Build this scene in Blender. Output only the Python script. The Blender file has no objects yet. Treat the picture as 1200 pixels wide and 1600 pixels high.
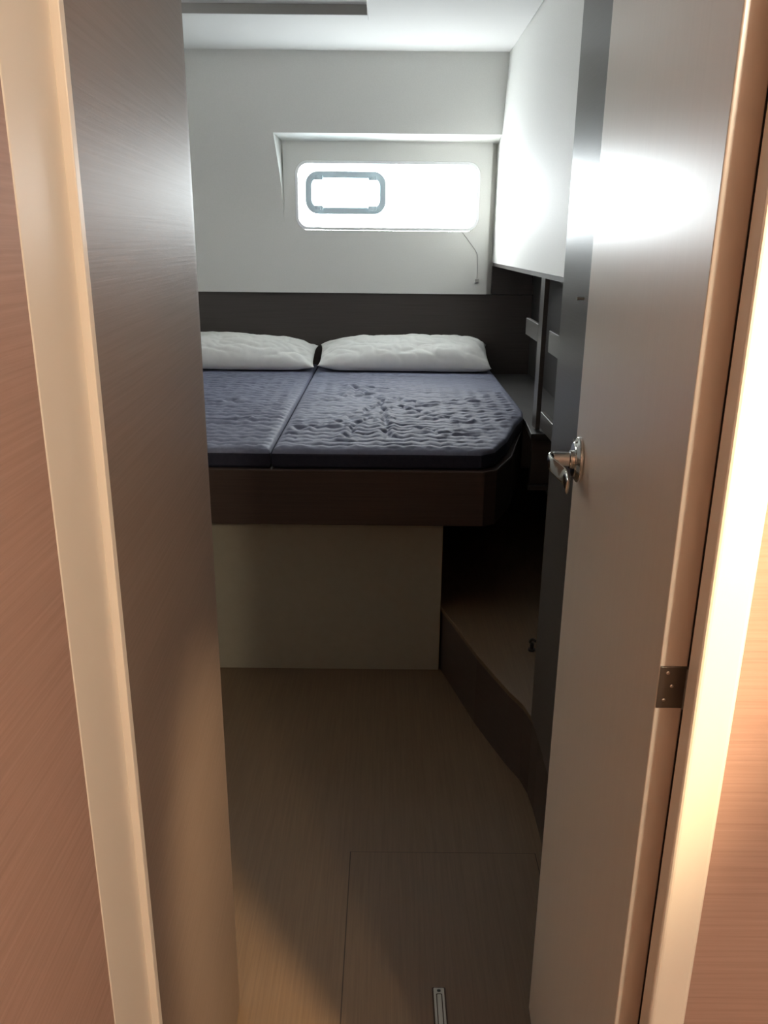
import bpy, bmesh, math, random
from mathutils import Vector, noise
PI = math.pi
random.seed(4)
S = bpy.context.scene
C = S.collection

# ---------------------------------------------------------------- camera, light, exposure
cam = bpy.data.cameras.new('camera'); cam_o = bpy.data.objects.new('camera', cam); C.objects.link(cam_o)
cam.sensor_fit = 'VERTICAL'; cam.sensor_height = 24.0; cam.lens = 24.0*1294/1600; cam.clip_start = 0.02
cam_o.rotation_mode = 'QUATERNION'
from mathutils import Matrix
cam_o.rotation_quaternion = (Matrix.Rotation(math.radians(90-18.14), 3, 'X') @ Matrix.Rotation(math.radians(.58), 3, 'Z')).to_quaternion()
cam_o.location = (0, 0, 1.4)
S.camera = cam_o

W = bpy.data.worlds.new('sky'); S.world = W; W.use_nodes = True
wn = W.node_tree.nodes; wl = W.node_tree.links
bg = wn['Background']; bg.inputs['Strength'].default_value = 37.0
tc = wn.new('ShaderNodeTexCoord'); sx = wn.new('ShaderNodeSeparateXYZ'); cr = wn.new('ShaderNodeValToRGB')
wl.new(tc.outputs['Generated'], sx.inputs[0]); wl.new(sx.outputs['Z'], cr.inputs[0]); wl.new(cr.outputs[0], bg.inputs['Color'])
cr.color_ramp.elements[0].position = 0.0; cr.color_ramp.elements[0].color = (.78, .80, .80, 1)
cr.color_ramp.elements[1].position = 0.5; cr.color_ramp.elements[1].color = (1.0, .985, .94, 1)

S.view_settings.view_transform = 'Standard'; S.view_settings.look = 'None'
S.view_settings.exposure = 0.0; S.view_settings.gamma = 1.0; S.view_settings.use_curve_mapping = False
LAMP_W = 64.0
LAMP_POS = (.780, -.620, 1.93)
S.cycles.max_bounces = 12; S.cycles.diffuse_bounces = 8

# low sun glare coming in through the hull window from the left
sun = bpy.data.lights.new('sun', 'SUN'); sun.energy = 6.0; sun.angle = math.radians(28); sun.color = (1, .97, .90)
sun_o = bpy.data.objects.new('sun', sun); C.objects.link(sun_o)
sun_o.rotation_mode = 'QUATERNION'; sun_o.rotation_quaternion = Vector((.80, -.58, -.10)).to_track_quat('-Z', 'Y')

# portal that only guides the daylight through the window opening
pl = bpy.data.lights.new('window_portal', 'AREA'); pl.shape = 'RECTANGLE'; pl.size = .93; pl.size_y = .33
try: pl.cycles.is_portal = True
except Exception: pass
po = bpy.data.objects.new('window_portal', pl); C.objects.link(po)
po.location = (.004, 4.43, 1.607); po.rotation_euler = (-PI/2, 0, 0)

# ---------------------------------------------------------------- materials
def mat(name, col, rough=.5, metal=0, spec=.5, coat=0, coat_r=.1):
    m = bpy.data.materials.new(name); m.use_nodes = True
    b = m.node_tree.nodes['Principled BSDF']
    b.inputs['Base Color'].default_value = (*col, 1); b.inputs['Roughness'].default_value = rough
    b.inputs['Metallic'].default_value = metal; b.inputs['Specular IOR Level'].default_value = spec
    b.inputs['Coat Weight'].default_value = coat; b.inputs['Coat Roughness'].default_value = coat_r
    return m
def textured(name, c1, c2, scale=(1, 1, 1), nscale=8, rough=.5, bump=.05, spec=.5, detail=6, dist=.001, lo=.3, hi=.7, coat=0, coat_r=.2):
    m = mat(name, c1, rough, 0, spec, coat, coat_r); nt = m.node_tree; n = nt.nodes; l = nt.links
    b = n['Principled BSDF']
    t = n.new('ShaderNodeTexCoord'); mp = n.new('ShaderNodeMapping'); mp.inputs['Scale'].default_value = scale
    nz = n.new('ShaderNodeTexNoise'); nz.inputs['Scale'].default_value = nscale; nz.inputs['Detail'].default_value = detail; nz.inputs['Roughness'].default_value = .65
    r = n.new('ShaderNodeValToRGB'); r.color_ramp.elements[0].position = lo; r.color_ramp.elements[1].position = hi
    r.color_ramp.elements[0].color = (*c1, 1); r.color_ramp.elements[1].color = (*c2, 1)
    bp = n.new('ShaderNodeBump'); bp.inputs['Strength'].default_value = bump; bp.inputs['Distance'].default_value = dist
    l.new(t.outputs['Object'], mp.inputs[0]); l.new(mp.outputs[0], nz.inputs['Vector']); l.new(nz.outputs['Fac'], r.inputs[0])
    l.new(r.outputs[0], b.inputs['Base Color']); l.new(nz.outputs['Fac'], bp.inputs['Height']); l.new(bp.outputs[0], b.inputs['Normal'])
    return m
H_ = (1.2, 1.2, 90)          # horizontal grain running along x and y
M = {}
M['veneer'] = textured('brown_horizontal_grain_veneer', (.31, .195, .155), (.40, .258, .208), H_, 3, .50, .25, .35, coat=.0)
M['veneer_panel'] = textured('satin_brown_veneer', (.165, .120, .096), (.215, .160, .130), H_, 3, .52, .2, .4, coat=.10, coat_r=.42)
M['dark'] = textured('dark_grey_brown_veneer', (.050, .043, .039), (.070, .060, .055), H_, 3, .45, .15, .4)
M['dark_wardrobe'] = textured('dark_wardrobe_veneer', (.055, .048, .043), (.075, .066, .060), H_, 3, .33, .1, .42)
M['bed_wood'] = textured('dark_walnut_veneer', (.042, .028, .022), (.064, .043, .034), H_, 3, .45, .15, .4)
M['shelf_wood_shade'] = textured('shelf_veneer_shade_darkened', (.026, .024, .023), (.038, .035, .034), H_, 3, .5, .15, .35)  # same dark veneer, darkened to put the shelf's inner shade into its colour
M['floor'] = textured('pale_oak_laminate', (.112, .072, .041), (.150, .098, .056), (60, 1.5, 1), 3, .42, .12, .4)
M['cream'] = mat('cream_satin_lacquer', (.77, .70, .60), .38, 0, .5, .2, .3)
M['door'] = textured('cream_door_laminate', (.66, .59, .50), (.69, .62, .53), (30, 30, .6), 5, .36, .03, .6, coat=.45, coat_r=.30)
M['liner'] = textured('off_white_vinyl_liner', (.70, .70, .67), (.75, .75, .72), (1, 1, 1), 220, .62, .1, .3)
M['ceiling'] = textured('white_headliner', (.76, .75, .73), (.80, .79, .77), (1, 1, 1), 260, .8, .1, .2)
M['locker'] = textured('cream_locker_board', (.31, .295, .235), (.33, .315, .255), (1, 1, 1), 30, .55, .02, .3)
M['gloss_white'] = mat('white_moulded_gelcoat', (.86, .88, .89), .3, 0, .5)
M['port'] = mat('port_frame_bloom_pale_blue', (.62, .74, .80), .35, 0, .5)  # dark port frame coloured pale: the window's bloom is in the paint
M['gap_shade'] = mat('black_gap_shade', (.02, .018, .016), .8)  # plain black that paints the shade inside narrow gaps
M['groove'] = mat('dark_groove', (.045, .03, .022), .8)
M['chrome'] = mat('polished_chrome', (.78, .76, .73), .12, 1)
M['steel'] = mat('brushed_steel', (.23, .215, .19), .42, 1)
M['screw'] = mat('bright_screw_steel', (.75, .73, .68), .3, 1)
M['alu'] = mat('dull_aluminium', (.42, .41, .37), .5, .6)
M['black'] = mat('black_plastic', (.015, .015, .015), .4)
M['grey_gap'] = mat('grey_felt_edge', (.22, .21, .20), .9)
M['pillow'] = textured('white_cotton', (.78, .78, .76), (.82, .82, .80), (1, 1, 1), 40, .85, .15, .2)
M['cord'] = mat('grey_cord', (.35, .34, .33), .7)
M['sheet'] = textured('navy_grey_quilted_polyester', (.105, .115, .170), (.135, .145, .205), (1, 1, 1), 60, .62, .2, .35)
M['sheet_side_shade'] = textured('navy_side_shade_darkened', (.016, .018, .034), (.024, .026, .045), (1, 1, 1), 60, .7, .2, .3)  # cover navy made darker: shade of the mattress side put into the colour
def glass(name, tint, g=.06):
    m = bpy.data.materials.new(name); m.use_nodes = True; n = m.node_tree.nodes; l = m.node_tree.links
    n.remove(n['Principled BSDF'])
    t = n.new('ShaderNodeBsdfTransparent'); t.inputs[0].default_value = (*tint, 1)
    q = n.new('ShaderNodeBsdfGlossy'); q.inputs['Roughness'].default_value = .02
    mx = n.new('ShaderNodeMixShader'); mx.inputs[0].default_value = g
    l.new(t.outputs[0], mx.inputs[1]); l.new(q.outputs[0], mx.inputs[2]); l.new(mx.outputs[0], n['Material Output'].inputs[0]); return m
M['glass'] = glass('window_glass', (.97, .99, 1.0))
M['port_glass'] = glass('portlight_acrylic', (.93, .98, 1.0))
def emit(name, col, s):
    m = bpy.data.materials.new(name); m.use_nodes = True; n = m.node_tree.nodes
    b = n['Principled BSDF']; b.inputs['Emission Color'].default_value = (*col, 1); b.inputs['Emission Strength'].default_value = s; return m
M['lamp'] = emit('warm_lamp_lens', (1, .75, .45), 20)

# ---------------------------------------------------------------- helpers
def obj(name, bm, m, parent=None, smooth=False, bevel=0, seg=2, mats=None):
    bmesh.ops.recalc_face_normals(bm, faces=bm.faces)
    xs = [v.co for v in bm.verts]
    lo = Vector((min(v.x for v in xs), min(v.y for v in xs), min(v.z for v in xs)))
    hi = Vector((max(v.x for v in xs), max(v.y for v in xs), max(v.z for v in xs)))
    base = Vector(((lo.x+hi.x)/2, (lo.y+hi.y)/2, lo.z))
    bmesh.ops.translate(bm, verts=bm.verts, vec=-base)
    me = bpy.data.meshes.new(name); bm.to_mesh(me); bm.free()
    for mm in (mats or [m]): me.materials.append(mm)
    o = bpy.data.objects.new(name, me); C.objects.link(o)
    if smooth:
        for p in me.polygons: p.use_smooth = True
    w = Vector((0, 0, 0)); q = parent
    while q is not None: w += q.location; q = q.parent
    o.location = base - w
    if parent is not None: o.parent = parent
    if bevel:
        b = o.modifiers.new('bevel', 'BEVEL'); b.width = bevel; b.segments = seg; b.limit_method = 'ANGLE'; b.angle_limit = math.radians(40)
        b.harden_normals = False
    return o
def box(bm, x0, x1, y0, y1, z0, z1, mi=0):
    v = [bm.verts.new((x, y, z)) for z in (z0, z1) for x, y in ((x0, y0), (x1, y0), (x1, y1), (x0, y1))]
    for f in ((0, 3, 2, 1), (4, 5, 6, 7), (0, 1, 5, 4), (1, 2, 6, 5), (2, 3, 7, 6), (3, 0, 4, 7)):
        bm.faces.new([v[i] for i in f]).material_index = mi
    return v
def bx(*a):
    bm = bmesh.new(); box(bm, *a); return bm
def prism(bm, pts, z0, z1):                       # footprint polygon in x,y raised from z0 to z1
    a = [bm.verts.new((x, y, z0)) for x, y in pts]; b = [bm.verts.new((x, y, z1)) for x, y in pts]
    bm.faces.new(a); bm.faces.new(b); n = len(pts)
    for i in range(n): bm.faces.new((a[i], a[(i+1) % n], b[(i+1) % n], b[i]))
def cyl(bm, p, ax, r, h, n=32, r2=None):          # cylinder from p along unit axis
    ax = Vector(ax).normalized(); u = ax.orthogonal().normalized(); w = ax.cross(u); r2 = r if r2 is None else r2
    p = Vector(p)
    a = [bm.verts.new(p + u*math.cos(2*PI*i/n)*r + w*math.sin(2*PI*i/n)*r) for i in range(n)]
    b = [bm.verts.new(p + ax*h + u*math.cos(2*PI*i/n)*r2 + w*math.sin(2*PI*i/n)*r2) for i in range(n)]
    bm.faces.new(a); bm.faces.new(b)
    for i in range(n): bm.faces.new((a[i], a[(i+1) % n], b[(i+1) % n], b[i]))
def sweep(bm, pts, side, rw, rt, n=16):           # flattened tube: rw along 'side', rt across
    P = [Vector(p) for p in pts]; rings = []
    for i, p in enumerate(P):
        t = (P[min(i+1, len(P)-1)] - P[max(i-1, 0)]).normalized()
        s = Vector(side); s = (s - t*s.dot(t)).normalized(); k = t.cross(s)
        a = rw[i] if isinstance(rw, (list, tuple)) else rw; b = rt[i] if isinstance(rt, (list, tuple)) else rt
        ring = []
        for j in range(n):
            c, d = math.cos(2*PI*j/n), math.sin(2*PI*j/n)
            c = math.copysign(abs(c)**.7, c); d = math.copysign(abs(d)**.7, d)
            ring.append(bm.verts.new(p + s*c*a + k*d*b))
        rings.append(ring)
    for q, r in zip(rings, rings[1:]):
        for j in range(n): bm.faces.new((q[j], q[(j+1) % n], r[(j+1) % n], r[j]))
    bm.faces.new(rings[0]); bm.faces.new(rings[-1])
def spline(pts, k=6):
    P = [Vector(p) for p in pts]; P = [P[0]*2-P[1]] + P + [P[-1]*2-P[-2]]; out = []
    for i in range(1, len(P)-2):
        a, b, c, d = P[i-1:i+3]
        for j in range(k):
            t = j/k
            out.append(.5*((2*b) + (c-a)*t + (2*a-5*b+4*c-d)*t*t + (3*b-a-3*c+d)*t**3))
    out.append(P[-2]); return out
def rrect(x0, x1, z0, z1, r, n=10):
    out = []
    for cx, cz, a0 in ((x1-r, z1-r, 0), (x0+r, z1-r, PI/2), (x0+r, z0+r, PI), (x1-r, z0+r, 1.5*PI)):
        for i in range(n+1):
            a = a0 + PI/2*i/n; out.append((cx+r*math.cos(a), cz+r*math.sin(a)))
    return out
def plate(bm, outer, inners, y0, y1):             # x,z outline with holes, thickness in y
    def loop(pts):
        v = [bm.verts.new((x, y0, z)) for x, z in pts]
        return [bm.edges.new((v[i], v[(i+1) % len(v)])) for i in range(len(v))]
    es = loop(outer)
    for q in inners: es += loop(q)
    r = bmesh.ops.triangle_fill(bm, use_beauty=True, use_dissolve=False, edges=es)
    fs = [g for g in r['geom'] if isinstance(g, bmesh.types.BMFace)]
    e = bmesh.ops.extrude_face_region(bm, geom=fs)
    bmesh.ops.translate(bm, verts=[g for g in e['geom'] if isinstance(g, bmesh.types.BMVert)], vec=(0, y1-y0, 0))
def struct(o, label=None):
    o['kind'] = 'structure'
    if label: o['label'] = label
    return o
def tag(o, label, cat, group=None):
    o['label'] = label; o['category'] = cat
    if group: o['group'] = group
    return o
def thing(name, label, cat, loc, group=None):
    o = bpy.data.objects.new(name, None); C.objects.link(o); o.location = loc; o.empty_display_size = .05
    return tag(o, label, cat, group)

# ---------------------------------------------------------------- room shell
CZ = 2.195                                         # cabin ceiling height
struct(obj('floor', bx(-1.30, 1.45, -1.30, 4.55, -.06, 0), M['floor']))
# cabin back wall: upright below, leaning inwards above, with a recess round the window
def wx(y): return -.509 - .028*max(0, 4.35-y)/.116
def back_wall():
    bm = bmesh.new()
    def ext(prof, fx0, fx1):
        a = [bm.verts.new((fx0(y), y, z)) for y, z in prof]; b = [bm.verts.new((fx1(y), y, z)) for y, z in prof]
        bm.faces.new(a); bm.faces.new(b); n = len(prof)
        for i in range(n): bm.faces.new((a[i], a[(i+1) % n], b[(i+1) % n], b[i]))
    bend = []
    for i in range(21):                            # soft knuckle between the two slopes
        t = i/20; z = 1.44*(1-t)**2 + 1.60*2*t*(1-t) + 1.76*t*t; y = 4.35*((1-t)**2+2*t*(1-t)) + (4.35-.16*.42)*t*t
        bend.append((y, z))
    ext([(4.35, 1.145)] + bend + [(4.234, 1.876), (4.10, CZ), (4.5, CZ), (4.5, 1.145)], lambda y: -1.27, wx)
    ext([(4.234, 1.876), (4.10, CZ), (4.5, CZ), (4.5, 1.853), (4.35, 1.853)], wx, lambda y: .56)
    plate(bm, [(-.509, 1.145), (.508, 1.145), (.508, 1.853), (-.509, 1.853)], [rrect(-.452, .455, 1.447, 1.768, .062)], 4.35, 4.40)
    box(bm, .49, .56, 4.402, 4.44, 1.12, 1.87)     # lining behind the open edge of the window panel
    box(bm, -1.27, .80, 4.40, 4.45, 0, 1.143)
    box(bm, .562, .80, 4.40, 4.45, 1.1435, CZ)
    return bm
struct(obj('wall_back', back_wall(), M['liner']))
struct(obj('wall_left', bx(-1.30, -1.25, 1.19, 4.5, 0, CZ), M['liner']))
struct(obj('wall_right', bx(.535, .56, 1.875, 4.40, 1.30, CZ), M['liner']))
struct(obj('wall_hull', bx(.80, .85, .72, 4.5, 0, CZ), M['dark']))
struct(obj('wall_cabin_front', bx(-1.25, -.325, 1.19, 1.23, 0, CZ), M['veneer_panel']))
# ceiling with the overlapping headliner panels
bm = bmesh.new()
box(bm, -1.30, .85, 3.500, 4.5, CZ, CZ+.06); box(bm, -.080, .85, .72, 3.4995, CZ, CZ+.06); box(bm, -1.30, -.0805, .72, 1.80, CZ, CZ+.06)
struct(obj('ceiling', bm, M['ceiling']))
a = obj('trim_1', bx(-.078, .532, 1.3, 3.545, CZ-.005, CZ-.0005), M['ceiling'], bevel=.002); struct(a, 'white headliner panel over the bed')
a = obj('trim_2', bx(-1.24, -.082, 1.81, 3.493, CZ+.034, CZ+.055), M['ceiling']); struct(a, 'white panel inside the shallow ceiling recess')
a = obj('trim_3', bx(-1.24, -.082, 3.4940, 3.4995, CZ+.001, CZ+.055), M['grey_gap']); struct(a, 'grey edge of the shallow ceiling recess')

a = obj('trim_9', bx(-.078, .532, 3.5455, 3.5520, CZ-.0030, CZ-.0005), M['grey_gap']); struct(a, 'thin grey seam between the ceiling panels')
# entrance side
struct(obj('wall_corridor_left', bx(-.30, -.245, -1.25, .5815, 0, 2.03), M['veneer']))
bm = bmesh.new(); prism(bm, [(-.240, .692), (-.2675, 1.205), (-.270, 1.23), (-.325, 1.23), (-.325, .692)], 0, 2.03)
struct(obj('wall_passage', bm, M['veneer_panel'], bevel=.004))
struct(obj('wall_corridor_right', bx(.2905, 1.40, .68, .716, 0, 2.03), M['veneer']))
struct(obj('wall_corridor_end', bx(1.40, 1.45, -1.25, .716, 0, 2.03), M['veneer']))
struct(obj('wall_behind', bx(-.30, 1.45, -1.30, -1.25, 0, 2.03), M['veneer']))
struct(obj('ceiling_corridor', bx(-.30, 1.45, -1.30, 1.23, 2.03, 2.08), M['ceiling']))
struct(obj('wall_over_passage', bx(-.325, .85, 1.19, 1.23, 2.081, CZ), M['liner']))
struct(obj('wall_header', bx(-.245, .392, .668, .70, 1.86, 2.029), M['cream']))
# door casing: flush cream strip, raised bright lip, right-hand post
a = obj('trim_4', bx(-.30, -.245, .5835, .680, 0, 2.029), M['cream'], bevel=.0012); struct(a, 'cream door casing strip on the left wall')
a = obj('trim_5', bx(-.30, -.2380, .6805, .691, 0, 1.859), M['cream'], bevel=.0008); struct(a, 'narrow raised lip of the left door casing')
a = obj('trim_6', bx(.2800, .318, .652, .6795, 0, 1.859), M['cream'], bevel=.005, seg=4); struct(a, 'cream right-hand door casing post')

# ---------------------------------------------------------------- window
win = bpy.data.objects.new('window_1', None); C.objects.link(win); win.location = (0, 4.37, 1.447); struct(win, 'long rounded hull window with a small opening port')
bm = bmesh.new(); plate(bm, rrect(-.451, .454, 1.448, 1.767, .061), [rrect(-.437, .440, 1.462, 1.753, .050)], 4.347, 4.392)
obj('window_frame', bm, M['gloss_white'], win, bevel=.002)
bm = bmesh.new(); plate(bm, rrect(-.436, .439, 1.463, 1.752, .049), [], 4.376, 4.382); obj('pane', bm, M['glass'], win)
bm = bmesh.new(); plate(bm, rrect(-.402, -.005, 1.522, 1.720, .062), [rrect(-.370, -.037, 1.554, 1.688, .036)], 4.345, 4.372)
pf = obj('port_frame', bm, M['port'], win, bevel=.004); pf['label'] = 'rounded frame of the opening port, window bloom painted in as pale blue-grey'
bm = bmesh.new(); plate(bm, rrect(-.376, -.031, 1.548, 1.694, .040), [], 4.360, 4.364); obj('port_pane', bm, M['port_glass'], pf)
for x, z in ((-.335, 1.690), (-.072, 1.690), (-.335, 1.551), (-.072, 1.551)):
    bm = bmesh.new(); box(bm, x-.020, x+.020, 4.334, 4.350, z-.012, z+.010); cyl(bm, (x, 4.334, z-.004), (0, -1, 0), .009, .006, 20)
    obj('port_latch', bm, M['port'], pf, bevel=.002)
# cord and its stop on the window panel
bm = bmesh.new(); sweep(bm, spline([(.365, 4.3485, 1.455), (.41, 4.3485, 1.402), (.452, 4.3485, 1.345), (.458, 4.3485, 1.30), (.458, 4.3485, 1.222)], 6), (0, 1, 0), .0012, .0014, 8)
cd = tag(obj('blind_cord', bm, M['cord']), 'thin grey cord hanging below the right end of the window', 'cord')
obj('cord_stop', bx(.449, .467, 4.338, 4.3495, 1.202, 1.220), M['cord'], cd, bevel=.002)

# ---------------------------------------------------------------- headboard
tag(obj('headboard', bx(-1.245, .795, 4.362, 4.398, .56, 1.144), M['dark'], bevel=.001), 'dark grey-brown board behind the two pillows', 'headboard')

# ---------------------------------------------------------------- bed base and under-bed locker
bed = thing('bed_base', 'dark wood bed base carrying the two mattresses', 'bed', (-.35, 3.4, .541))
bm = bmesh.new(); prism(bm, [(-1.245, 2.482), (.312, 2.482), (.352, 2.505), (.425, 2.68), (.515, 3.06), (.53, 3.12), (.53, 4.358), (-1.245, 4.358)], .541, .722)
obj('platform', bm, M['bed_wood'], bed, bevel=.004)
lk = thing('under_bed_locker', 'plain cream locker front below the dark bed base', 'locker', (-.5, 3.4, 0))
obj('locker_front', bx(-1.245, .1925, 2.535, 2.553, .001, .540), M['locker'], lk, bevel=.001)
obj('side_panel', bx(.175, .190, 2.554, 4.35, .001, .540), M['bed_wood'], lk)

# ---------------------------------------------------------------- mattresses with quilted covers
def seg_d(px, py, a, b):
    ax, ay = a; bx_, by = b; dx, dy = bx_-ax, by-ay
    t = max(0, min(1, ((px-ax)*dx+(py-ay)*dy)/(dx*dx+dy*dy))); return math.hypot(px-ax-t*dx, py-ay-t*dy)
def mattress(name, label, xl, right, y0, y1, nx, ny, seed, z0=.7225, z1=.782, wr=None):
    def xr(y):
        for (xa, ya), (xb, yb) in zip(right, right[1:]):
            if y <= yb: return xa+(xb-xa)*(y-ya)/(yb-ya)
        return right[-1][0]
    outline = [(xl, y1), (xl, y0), (right[0][0], y0)] + list(right[1:])
    segs = list(zip(outline, outline[1:]))
    bm = bmesh.new(); R = .012; G = []
    for j in range(ny+1):
        v = j/ny; y = y0+(y1-y0)*(v if ny < 3 else v); row = []; X1 = xr(y)
        for i in range(nx+1):
            x = xl+(X1-xl)*i/nx
            d = min(seg_d(x, y, a, b) for a, b in segs)
            ed = min(1, d/R); drop = R*(1-math.sqrt(max(0, 1-(1-ed)**2)))
            # wavy quilting
            tri = abs(((x/.058) % 1)*2-1)
            qy = y + .016*tri + .010*noise.noise(Vector((x*5+seed, y*5, 7.7)))
            n1 = noise.noise(Vector((x*3+seed, y*3, 1.7)))
            q = .0085*(abs(math.sin(PI*qy/.050))**.55)*(1+.5*n1)
            puck = .0045*noise.noise(Vector((x*14+seed, y*24, .3)))+.0020*noise.noise(Vector((x*40+seed, y*60, 3.3)))
            h = 0; hp = 0
            if wr:
                for line in wr:
                    for a, b in zip(line, line[1:]):
                        if abs(y-(a[1]+b[1])/2) > .35: continue
                        jx = x+.024*noise.noise(Vector((x*16, y*16, 4.4)))+.006*noise.noise(Vector((x*30, y*30, 5.4)))
                        jy = y+.030*noise.noise(Vector((x*16, y*16, 8.4)))+.008*noise.noise(Vector((x*30, y*30, 1.4)))
                        dd = seg_d(jx, jy, a, b)
                        h = min(h, -.0085*math.exp(-(dd/.011)**2)*(.8+.5*noise.noise(Vector((x*9, y*9, 2)))))
                        hp = max(hp, .0050*math.exp(-((dd-.026)/.014)**2))
                h += hp
            flat = 1
            if wr and seed > 1: flat = 1-.75*math.exp(-((x-.33)/.22)**2-((y-3.78)/.22)**2)
            k = min(1, d/.03)*(1 if y < 4.0 else max(.15, 1-(y-4.0)/.10))
            row.append(bm.verts.new((x, y, z1-drop+(q*flat+puck*flat+h)*k)))
        G.append(row)
    for j in range(ny):
        for i in range(nx): bm.faces.new((G[j][i], G[j][i+1], G[j+1][i+1], G[j+1][i])).smooth = True
    o = obj(name+'_top', bm, M['sheet'])
    return o, outline
def make_mattress(label, xl, right, nx, ny, seed, wr):
    root = thing('mattress', label, 'mattress', ((xl+right[-1][0])/2, 3.4, .7225), 'navy mattresses side by side on the bed')
    o, outline = mattress('quilted_cover', label, xl, right, 2.492, 4.355, nx, ny, seed, wr=wr)
    o.name = 'quilted_cover'; w = o.location.copy(); o.parent = root; o.location = w-root.location
    bm = bmesh.new(); z0, z1 = .7235, .7705
    n = len(outline)
    cx = sum(p[0] for p in outline)/n; cy = sum(p[1] for p in outline)/n
    rings = []
    for z, k in ((z0, .006), (z0+.008, .0), (z1-.006, -.0), (z1, .001)):
        rings.append([bm.verts.new((x+(k if x < cx else -k), y+(k if y < cy else -k), z)) for x, y in outline])
    for a, b in zip(rings, rings[1:]):
        for i in range(n): bm.faces.new((a[i], a[(i+1) % n], b[(i+1) % n], b[i]))
    bm.faces.new(rings[0]); bm.faces.new(rings[-1])
    obj('side_skirt', bm, M['sheet_side_shade'], root)['label'] = 'smooth navy side, its shade painted in darker'
    return root
make_mattress('right-hand navy quilted mattress with a cut-off front corner, under the full pillow', -.350,
              [(.300, 2.492), (.345, 2.530), (.405, 2.68), (.470, 2.92), (.518, 3.06), (.532, 3.16), (.533, 4.355)], 190, 330, 5.2,
              [[(-.155, 3.668), (-.11, 3.483), (-.033, 3.383), (.053, 3.354), (.134, 3.231)], [(.134, 3.231), (.242, 3.268), (.344, 3.337)],
               [(.053, 3.354), (-.065, 3.16), (-.134, 2.908), (-.183, 2.831)], [(-.183, 2.831), (-.255, 2.828), (-.317, 2.731)],
               [(-.033, 3.383), (-.007, 3.048), (.004, 2.792), (-.005, 2.657)], [(-.065, 3.16), (-.089, 2.836), (-.123, 2.652)],
               [(-.155, 3.668), (-.124, 3.518), (-.156, 3.397), (-.248, 3.305)], [(.062, 3.166), (.169, 3.002), (.273, 2.928)],
               [(.004, 3.563), (-.061, 3.596), (-.113, 3.593)], [(.117, 2.774), (.184, 2.709), (.299, 2.759)]])
make_mattress('left-hand navy quilted mattress, partly hidden by the brown entrance panel', -1.240,
              [(-.354, 2.492), (-.354, 4.355)], 180, 330, .7, [[(-.80, 3.35), (-.66, 3.22), (-.60, 3.30)], [(-.72, 2.95), (-.60, 2.88), (-.50, 2.93)]])

# ---------------------------------------------------------------- pillows
def pillow(name, label, cx, cy, z, L, D, T, tilt, seed, lean=0, taper=1):
    bm = bmesh.new(); nu, nv = 120, 56
    def pt(u, v, s):
        au, av = abs(u), abs(v)
        t = (max(0, 1-au**(7 if u*taper > 0 else 4.5)))**.5*(max(0, 1-av**2.6))**.55
        # plump ends that narrow a little between corner ears
        tp = 1-.30*max(0, -taper*u)**2.2 - .03*max(0, taper*u)**3
        w = (1-.06*(1-au**2)*av)*(1-.10*max(0, -taper*u)**2)
        x = u*L/2*(1-.03*(1-av**4)*au**6)
        y = v*D/2*w
        t *= tp
        h = s*t*T/2
        n = .012*noise.noise(Vector((u*2.6+seed, v*1.8, s)))+.0035*noise.noise(Vector((u*7+seed, v*3.0+u*2, s*2)))
        edge = au**3
        crease = edge*.006*math.sin(v*9+u*30+seed)+.0012*noise.noise(Vector((u*20+seed, v*6, s)))
        fold = 1-abs(noise.noise(Vector((u*2.2+v*1.1+seed, v*2.0-u*1.2, 6.1))))*3
        fold2 = 1-abs(noise.noise(Vector((u*5+v*2+seed, v*2.5-u*2, 2.1))))*3.2
        h += (n+crease-.008*max(0, fold)**2-.0045*max(0, fold2)**2)*t**.5
        if s < 0: h *= .75
        return Vector((x, y, h))
    T_ = [[bm.verts.new(pt(-1+2*i/nu, -1+2*j/nv, 1)) for i in range(nu+1)] for j in range(nv+1)]
    B_ = [[T_[j][i] if i in (0, nu) or j in (0, nv) else bm.verts.new(pt(-1+2*i/nu, -1+2*j/nv, -1)) for i in range(nu+1)] for j in range(nv+1)]
    for g in (T_, B_):
        for j in range(nv):
            for i in range(nu): bm.faces.new((g[j][i], g[j][i+1], g[j+1][i+1], g[j+1][i])).smooth = True
    R = Matrix.Rotation(tilt, 4, 'X') @ Matrix.Rotation(0, 4, 'Z'); bmesh.ops.transform(bm, matrix=Matrix.Rotation(lean, 4, 'Y') @ R, verts=bm.verts)
    lo = min(v.co.z for v in bm.verts)
    for v in bm.verts:                      # rests on the mattress: underside flattened
        zz = v.co.z-lo
        if zz < .03: zz = .022+(zz-.03)*.2+.008
        v.co = Vector((v.co.x+cx, v.co.y+cy, z+zz-.024))
    o = obj(name, bm, M['pillow'], smooth=True)
    return tag(o, label, 'pillow', 'white pillows against the headboard')
pillow('pillow', 'long white pillow lying whole at the right, in front of the headboard', .092, 4.205, .786, .855, .30, .185, math.radians(16), 3.1)
pillow('pillow', 'white pillow at the left, its outer end hidden by the brown entrance panel', -.775, 4.205, .786, .855, .30, .185, math.radians(16), 8.4, lean=math.radians(1.3), taper=-1)

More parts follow.
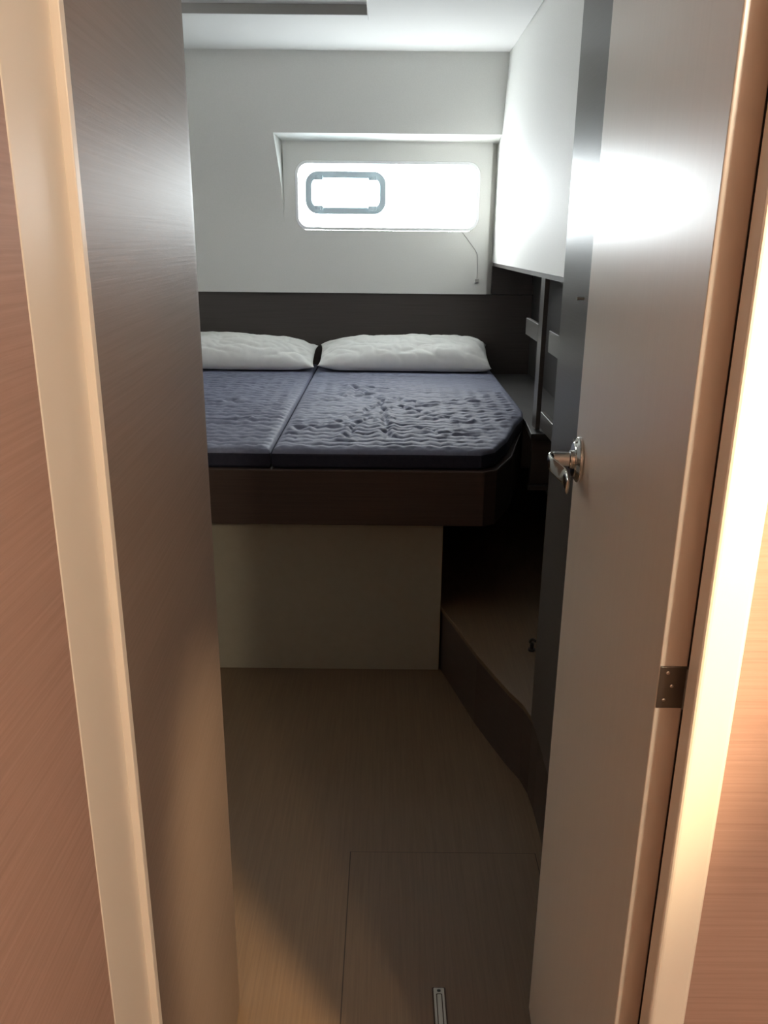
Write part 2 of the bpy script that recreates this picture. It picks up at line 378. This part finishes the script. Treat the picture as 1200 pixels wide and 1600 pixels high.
# ---------------------------------------------------------------- side shelf along the hull
sh = thing('side_shelf', 'dark open side shelf with divider post and rails below the white right wall', 'shelf', (.64, 3.1, .55))
obj('back_panel', bx(.745, .76, 1.88, 4.35, .56, 1.298), M['shelf_wood_shade'], sh)
obj('end_panel', bx(.537, .744, 4.352, 4.399, 1.146, 1.283), M['dark'], sh)
obj('top_board', bx(.537, .744, 1.88, 4.35, 1.284, 1.299), M['dark'], sh)
obj('post', bx(.540, .556, 2.920, 2.992, .76, 1.283), M['dark_wardrobe'], sh, bevel=.001)
obj('rail', bx(.540, .554, 2.993, 3.262, 1.062, 1.124), M['dark_wardrobe'], sh, bevel=.002)
obj('rail', bx(.540, .554, 1.875, 2.789, 1.052, 1.124), M['dark_wardrobe'], sh, bevel=.002)
obj('sill_board', bx(.540, .556, 1.875, 2.84, .785, .842), M['dark_wardrobe'], sh, bevel=.002)
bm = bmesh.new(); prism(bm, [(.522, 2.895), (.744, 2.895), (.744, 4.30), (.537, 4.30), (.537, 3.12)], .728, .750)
obj('shelf_board', bm, M['shelf_wood_shade'], sh, bevel=.002)
obj('front_panel', bx(.530, .744, 2.905, 2.925, .56, .727), M['dark'], sh)
obj('lower_rail', bx(.518, .744, 2.880, 2.904, .545, .562), M['dark'], sh, bevel=.002)

# ---------------------------------------------------------------- step along the right side
st = thing('side_step', 'low dark wooden step along the right side of the floor', 'step', (.6, 2.2, 0))
edge = [(.193, 2.556), (.238, 2.38), (.28, 2.21), (.3145, 2.10), (.347, 2.00), (.375, 1.93), (.388, 1.87), (.392, 1.80), (.392, .722)]
inner = [(x+.004, y+.002) for x, y in edge]
bm = bmesh.new(); prism(bm, [(x+.002, y) for x, y in edge]+[(.795, .722), (.795, 4.355), (.193, 4.355)], .001, .2165)
obj('riser', bm, M['bed_wood'], st)
bm = bmesh.new(); prism(bm, edge+[(.795, .722), (.795, 4.355), (.193, 4.355)], .217, .232)
a = obj('tread', bm, M['floor'], st, bevel=.002); a['label'] = 'paler brown oak tread'
ck = thing('floor_catch', 'small black catch on the step beside the wardrobe edge', 'catch', (.455, 2.25, .232))
bm = bmesh.new(); cyl(bm, (.448, 2.24, .2325), (0, 0, 1), .011, .006, 20); cyl(bm, (.448, 2.24, .2385), (0, 0, 1), .006, .018, 20)
obj('base', bm, M['black'], ck)
bm = bmesh.new(); sweep(bm, spline([(.448, 2.24, .256), (.440, 2.232, .266), (.446, 2.226, .276), (.456, 2.222, .272)], 5), (0, 1, 0), .005, .004, 10)
obj('hook', bm, M['black'], ck)

# ---------------------------------------------------------------- wardrobe
wd = thing('wardrobe', 'tall dark wardrobe standing on the step behind the open door', 'wardrobe', (.59, 1.3, .233))
obj('body', bx(.3935, .795, .722, 1.87, .233, CZ-.013), M['dark_wardrobe'], wd)
obj('stile', bx(.385, .3932, 1.692, 1.87, .2335, CZ-.014), M['dark_wardrobe'], wd, bevel=.001)
dr = obj('door', bx(.383, .3930, 1.05, 1.688, .2335, CZ-.014), M['dark_wardrobe'], wd, bevel=.002)
bm = bmesh.new(); cyl(bm, (.383, 1.655, 1.297), (-1, 0, 0), .0025, .010, 16); cyl(bm, (.373, 1.655, 1.297), (-1, 0, 0), .0032, .003, 16)
a = obj('latch_pin', bm, M['screw'], dr, smooth=False); a['label'] = 'bright metal pin'

# ---------------------------------------------------------------- entrance door, open
door = bpy.data.objects.new('door_1', None); C.objects.link(door); door.location = (.268, .695, .017); struct(door, 'cream cabin door standing open against the right side')
bm = bmesh.new(); prism(bm, [(.2606, .695), (.2868, .695), (.3110, 1.205), (.2850, 1.205)], .017, 1.85)
leaf = obj('door_leaf', bm, M['door'], door, bevel=.0015)
dn = Vector((-1, .0571, 0)).normalized(); dt = Vector((.0571, 1, 0)).normalized()   # leaf normal towards the room, direction away from the hinge
hc = Vector((.2850, 1.205, 1.101)) - dt*.040
hd = bpy.data.objects.new('door_handle', None); C.objects.link(hd); hd.parent = door; hd.location = hc-door.location
bm = bmesh.new(); cyl(bm, hc, dn, .033, .004, 48); cyl(bm, hc+dn*.004, dn, .033, .0045, 48, .026)
cyl(bm, hc+dn*.0085, dn, .026, .002, 48, .024)
obj('rosette', bm, M['chrome'], hd, bevel=.0008)
bm = bmesh.new(); cyl(bm, hc+dn*.009, dn, .0135, .006, 32); cyl(bm, hc+dn*.015, dn, .0108, .024, 32)
obj('spindle', bm, M['chrome'], hd, bevel=.001)
lp = [hc+dn*a-dt*b+Vector((0, 0, z)) for a, b, z in ((.034, -.006, 0), (.041, .000, .001), (.0445, .010, .000), (.042, .022, -.003), (.035, .033, -.008), (.028, .043, -.013), (.0255, .053, -.018), (.0255, .066, -.023))]
lp = spline(lp, 6); n = len(lp)
bm = bmesh.new(); sweep(bm, lp, (0, 0, 1), [.0100+.002*i/n for i in range(n)], [.0032-.0010*i/n for i in range(n)], 20)
obj('lever', bm, M['chrome'], hd, smooth=True)
for s in (-1, 1):
    bm = bmesh.new(); cyl(bm, hc+dn*.0105+Vector((0, 0, .0285*s*.98)), dn, .0028, .0012, 16)
    obj('screw', bm, M['steel'], hd)
# hinge let into the hinge-side edge of the leaf
for hz in (.979,):
    hg = obj('hinge', bx(.2611, .2872, .6932, .6949, hz, hz+.044), M['steel'], door, bevel=.0006)
    bm = bmesh.new(); cyl(bm, (.2872, .6915, hz), (0, 0, 1), .0022, .043, 16); obj('knuckle', bm, M['steel'], hg)
    for dx, dz in ((.0075, .0375), (.0125, .0235), (.0065, .0085)):
        bm = bmesh.new(); cyl(bm, (.2611+dx, .6932, hz+dz), (0, -1, 0), .0018, .0006, 16, .0010); obj('screw', bm, M['screw'], hg)
# dark strip painting in the shade of the gap between leaf and casing
a = obj('trim_7', bx(.2869, .2900, .6960, .6980, 0, 1.85), M['gap_shade']); struct(a, 'black strip for the shade in the gap between the door leaf and the right casing')
a = obj('trim_8', bx(-.2995, -.247, .5816, .5834, 0, 2.029), M['gap_shade']); struct(a, 'dark joint between the brown left wall and the casing')

# ---------------------------------------------------------------- floor hatch and lift handle
fh = thing('floor_hatch', 'rectangular oak floor hatch at the bottom, with a metal lift handle', 'hatch', (.11, 1.25, 0))
HX0, HX1, HY0, HY1 = -.0725, .372, .82, 1.640
obj('panel', bx(HX0+.0015, HX1-.0015, HY0+.0015, HY1-.0012, .0003, .0016), M['floor'], fh)
bm = bmesh.new()
box(bm, HX0-.001, HX0+.0015, HY0, HY1, .0002, .0010); box(bm, HX1-.0015, HX1+.001, HY0, HY1, .0002, .0010)
box(bm, HX0-.001, HX1+.001, HY1-.0012, HY1+.0008, .0002, .0010); box(bm, HX0-.001, HX1+.001, HY0-.001, HY0+.0015, .0002, .0010)
obj('joint', bm, M['groove'], fh)['label'] = 'thin dark joint round the hatch'
lh = thing('lift_handle', '', '', (.117, 1.205, .0016)); del lh['label']; del lh['category']; lh.parent = fh; lh.location = Vector((.117, 1.205, .0016))-fh.location
def slot(x0, x1, y0, y1, z0, z1, r): 
    bm = bmesh.new(); prism(bm, rrect(x0, x1, y0, y1, r, 5), z0, z1); return bm
obj('surround', slot(.1035, .1305, 1.148, 1.2600, .0014, .0024, .003), M['groove'], lh)
obj('plate', slot(.1065, .1275, 1.150, 1.2575, .0020, .0042, .002), M['alu'], lh, bevel=.0006)
obj('recess', slot(.1110, .1230, 1.160, 1.2440, .0036, .0046, .002), M['groove'], lh)
obj('grip', slot(.1127, .1213, 1.162, 1.2420, .0042, .0056, .002), M['alu'], lh, bevel=.0006)
obj('screw', slot(.1135, .1205, 1.2480, 1.2535, .0040, .0046, .002), M['black'], lh)

# ---------------------------------------------------------------- corridor ceiling lamp (above and right of the viewer)
lm = thing('ceiling_lamp', 'small round warm ceiling downlight in the corridor', 'lamp', (LAMP_POS[0], LAMP_POS[1], 2.0))
bm = bmesh.new(); cyl(bm, (LAMP_POS[0], LAMP_POS[1], 2.029), (0, 0, -1), .050, .010, 40, .046); obj('bezel', bm, M['chrome'], lm)
bm = bmesh.new(); cyl(bm, (LAMP_POS[0], LAMP_POS[1], 2.0188), (0, 0, -1), .036, .003, 40); obj('lens', bm, M['lamp'], lm)
ld = bpy.data.lights.new('lamp_light', 'POINT'); ld.energy = LAMP_W; ld.color = (1, .86, .66); ld.shadow_soft_size = .045
lo_ = bpy.data.objects.new('lamp_light', ld); C.objects.link(lo_); lo_.location = LAMP_POS

# second recessed downlight, nearer the doorway: its narrow cone reaches the floor just inside
dl = thing('ceiling_lamp', 'small round recessed downlight above the doorway side of the corridor', 'lamp', (.625, .160, 2.0))
bm = bmesh.new(); cyl(bm, (.625, .160, 2.029), (0, 0, -1), .042, .008, 40, .038); obj('bezel', bm, M['chrome'], dl)
bm = bmesh.new(); cyl(bm, (.625, .160, 2.0208), (0, 0, -1), .030, .002, 40); obj('lens', bm, M['lamp'], dl)
sd = bpy.data.lights.new('spot_light', 'SPOT'); sd.energy = 320; sd.color = (1, .72, .42); sd.shadow_soft_size = .03; sd.spot_size = math.radians(26); sd.spot_blend = .7
so = bpy.data.objects.new('spot_light', sd); C.objects.link(so); so.location = (.625, .160, 2.01)
so.rotation_mode = 'QUATERNION'; so.rotation_quaternion = Vector((-.900, 1.22, -1.99)).to_track_quat('-Z', 'Y')
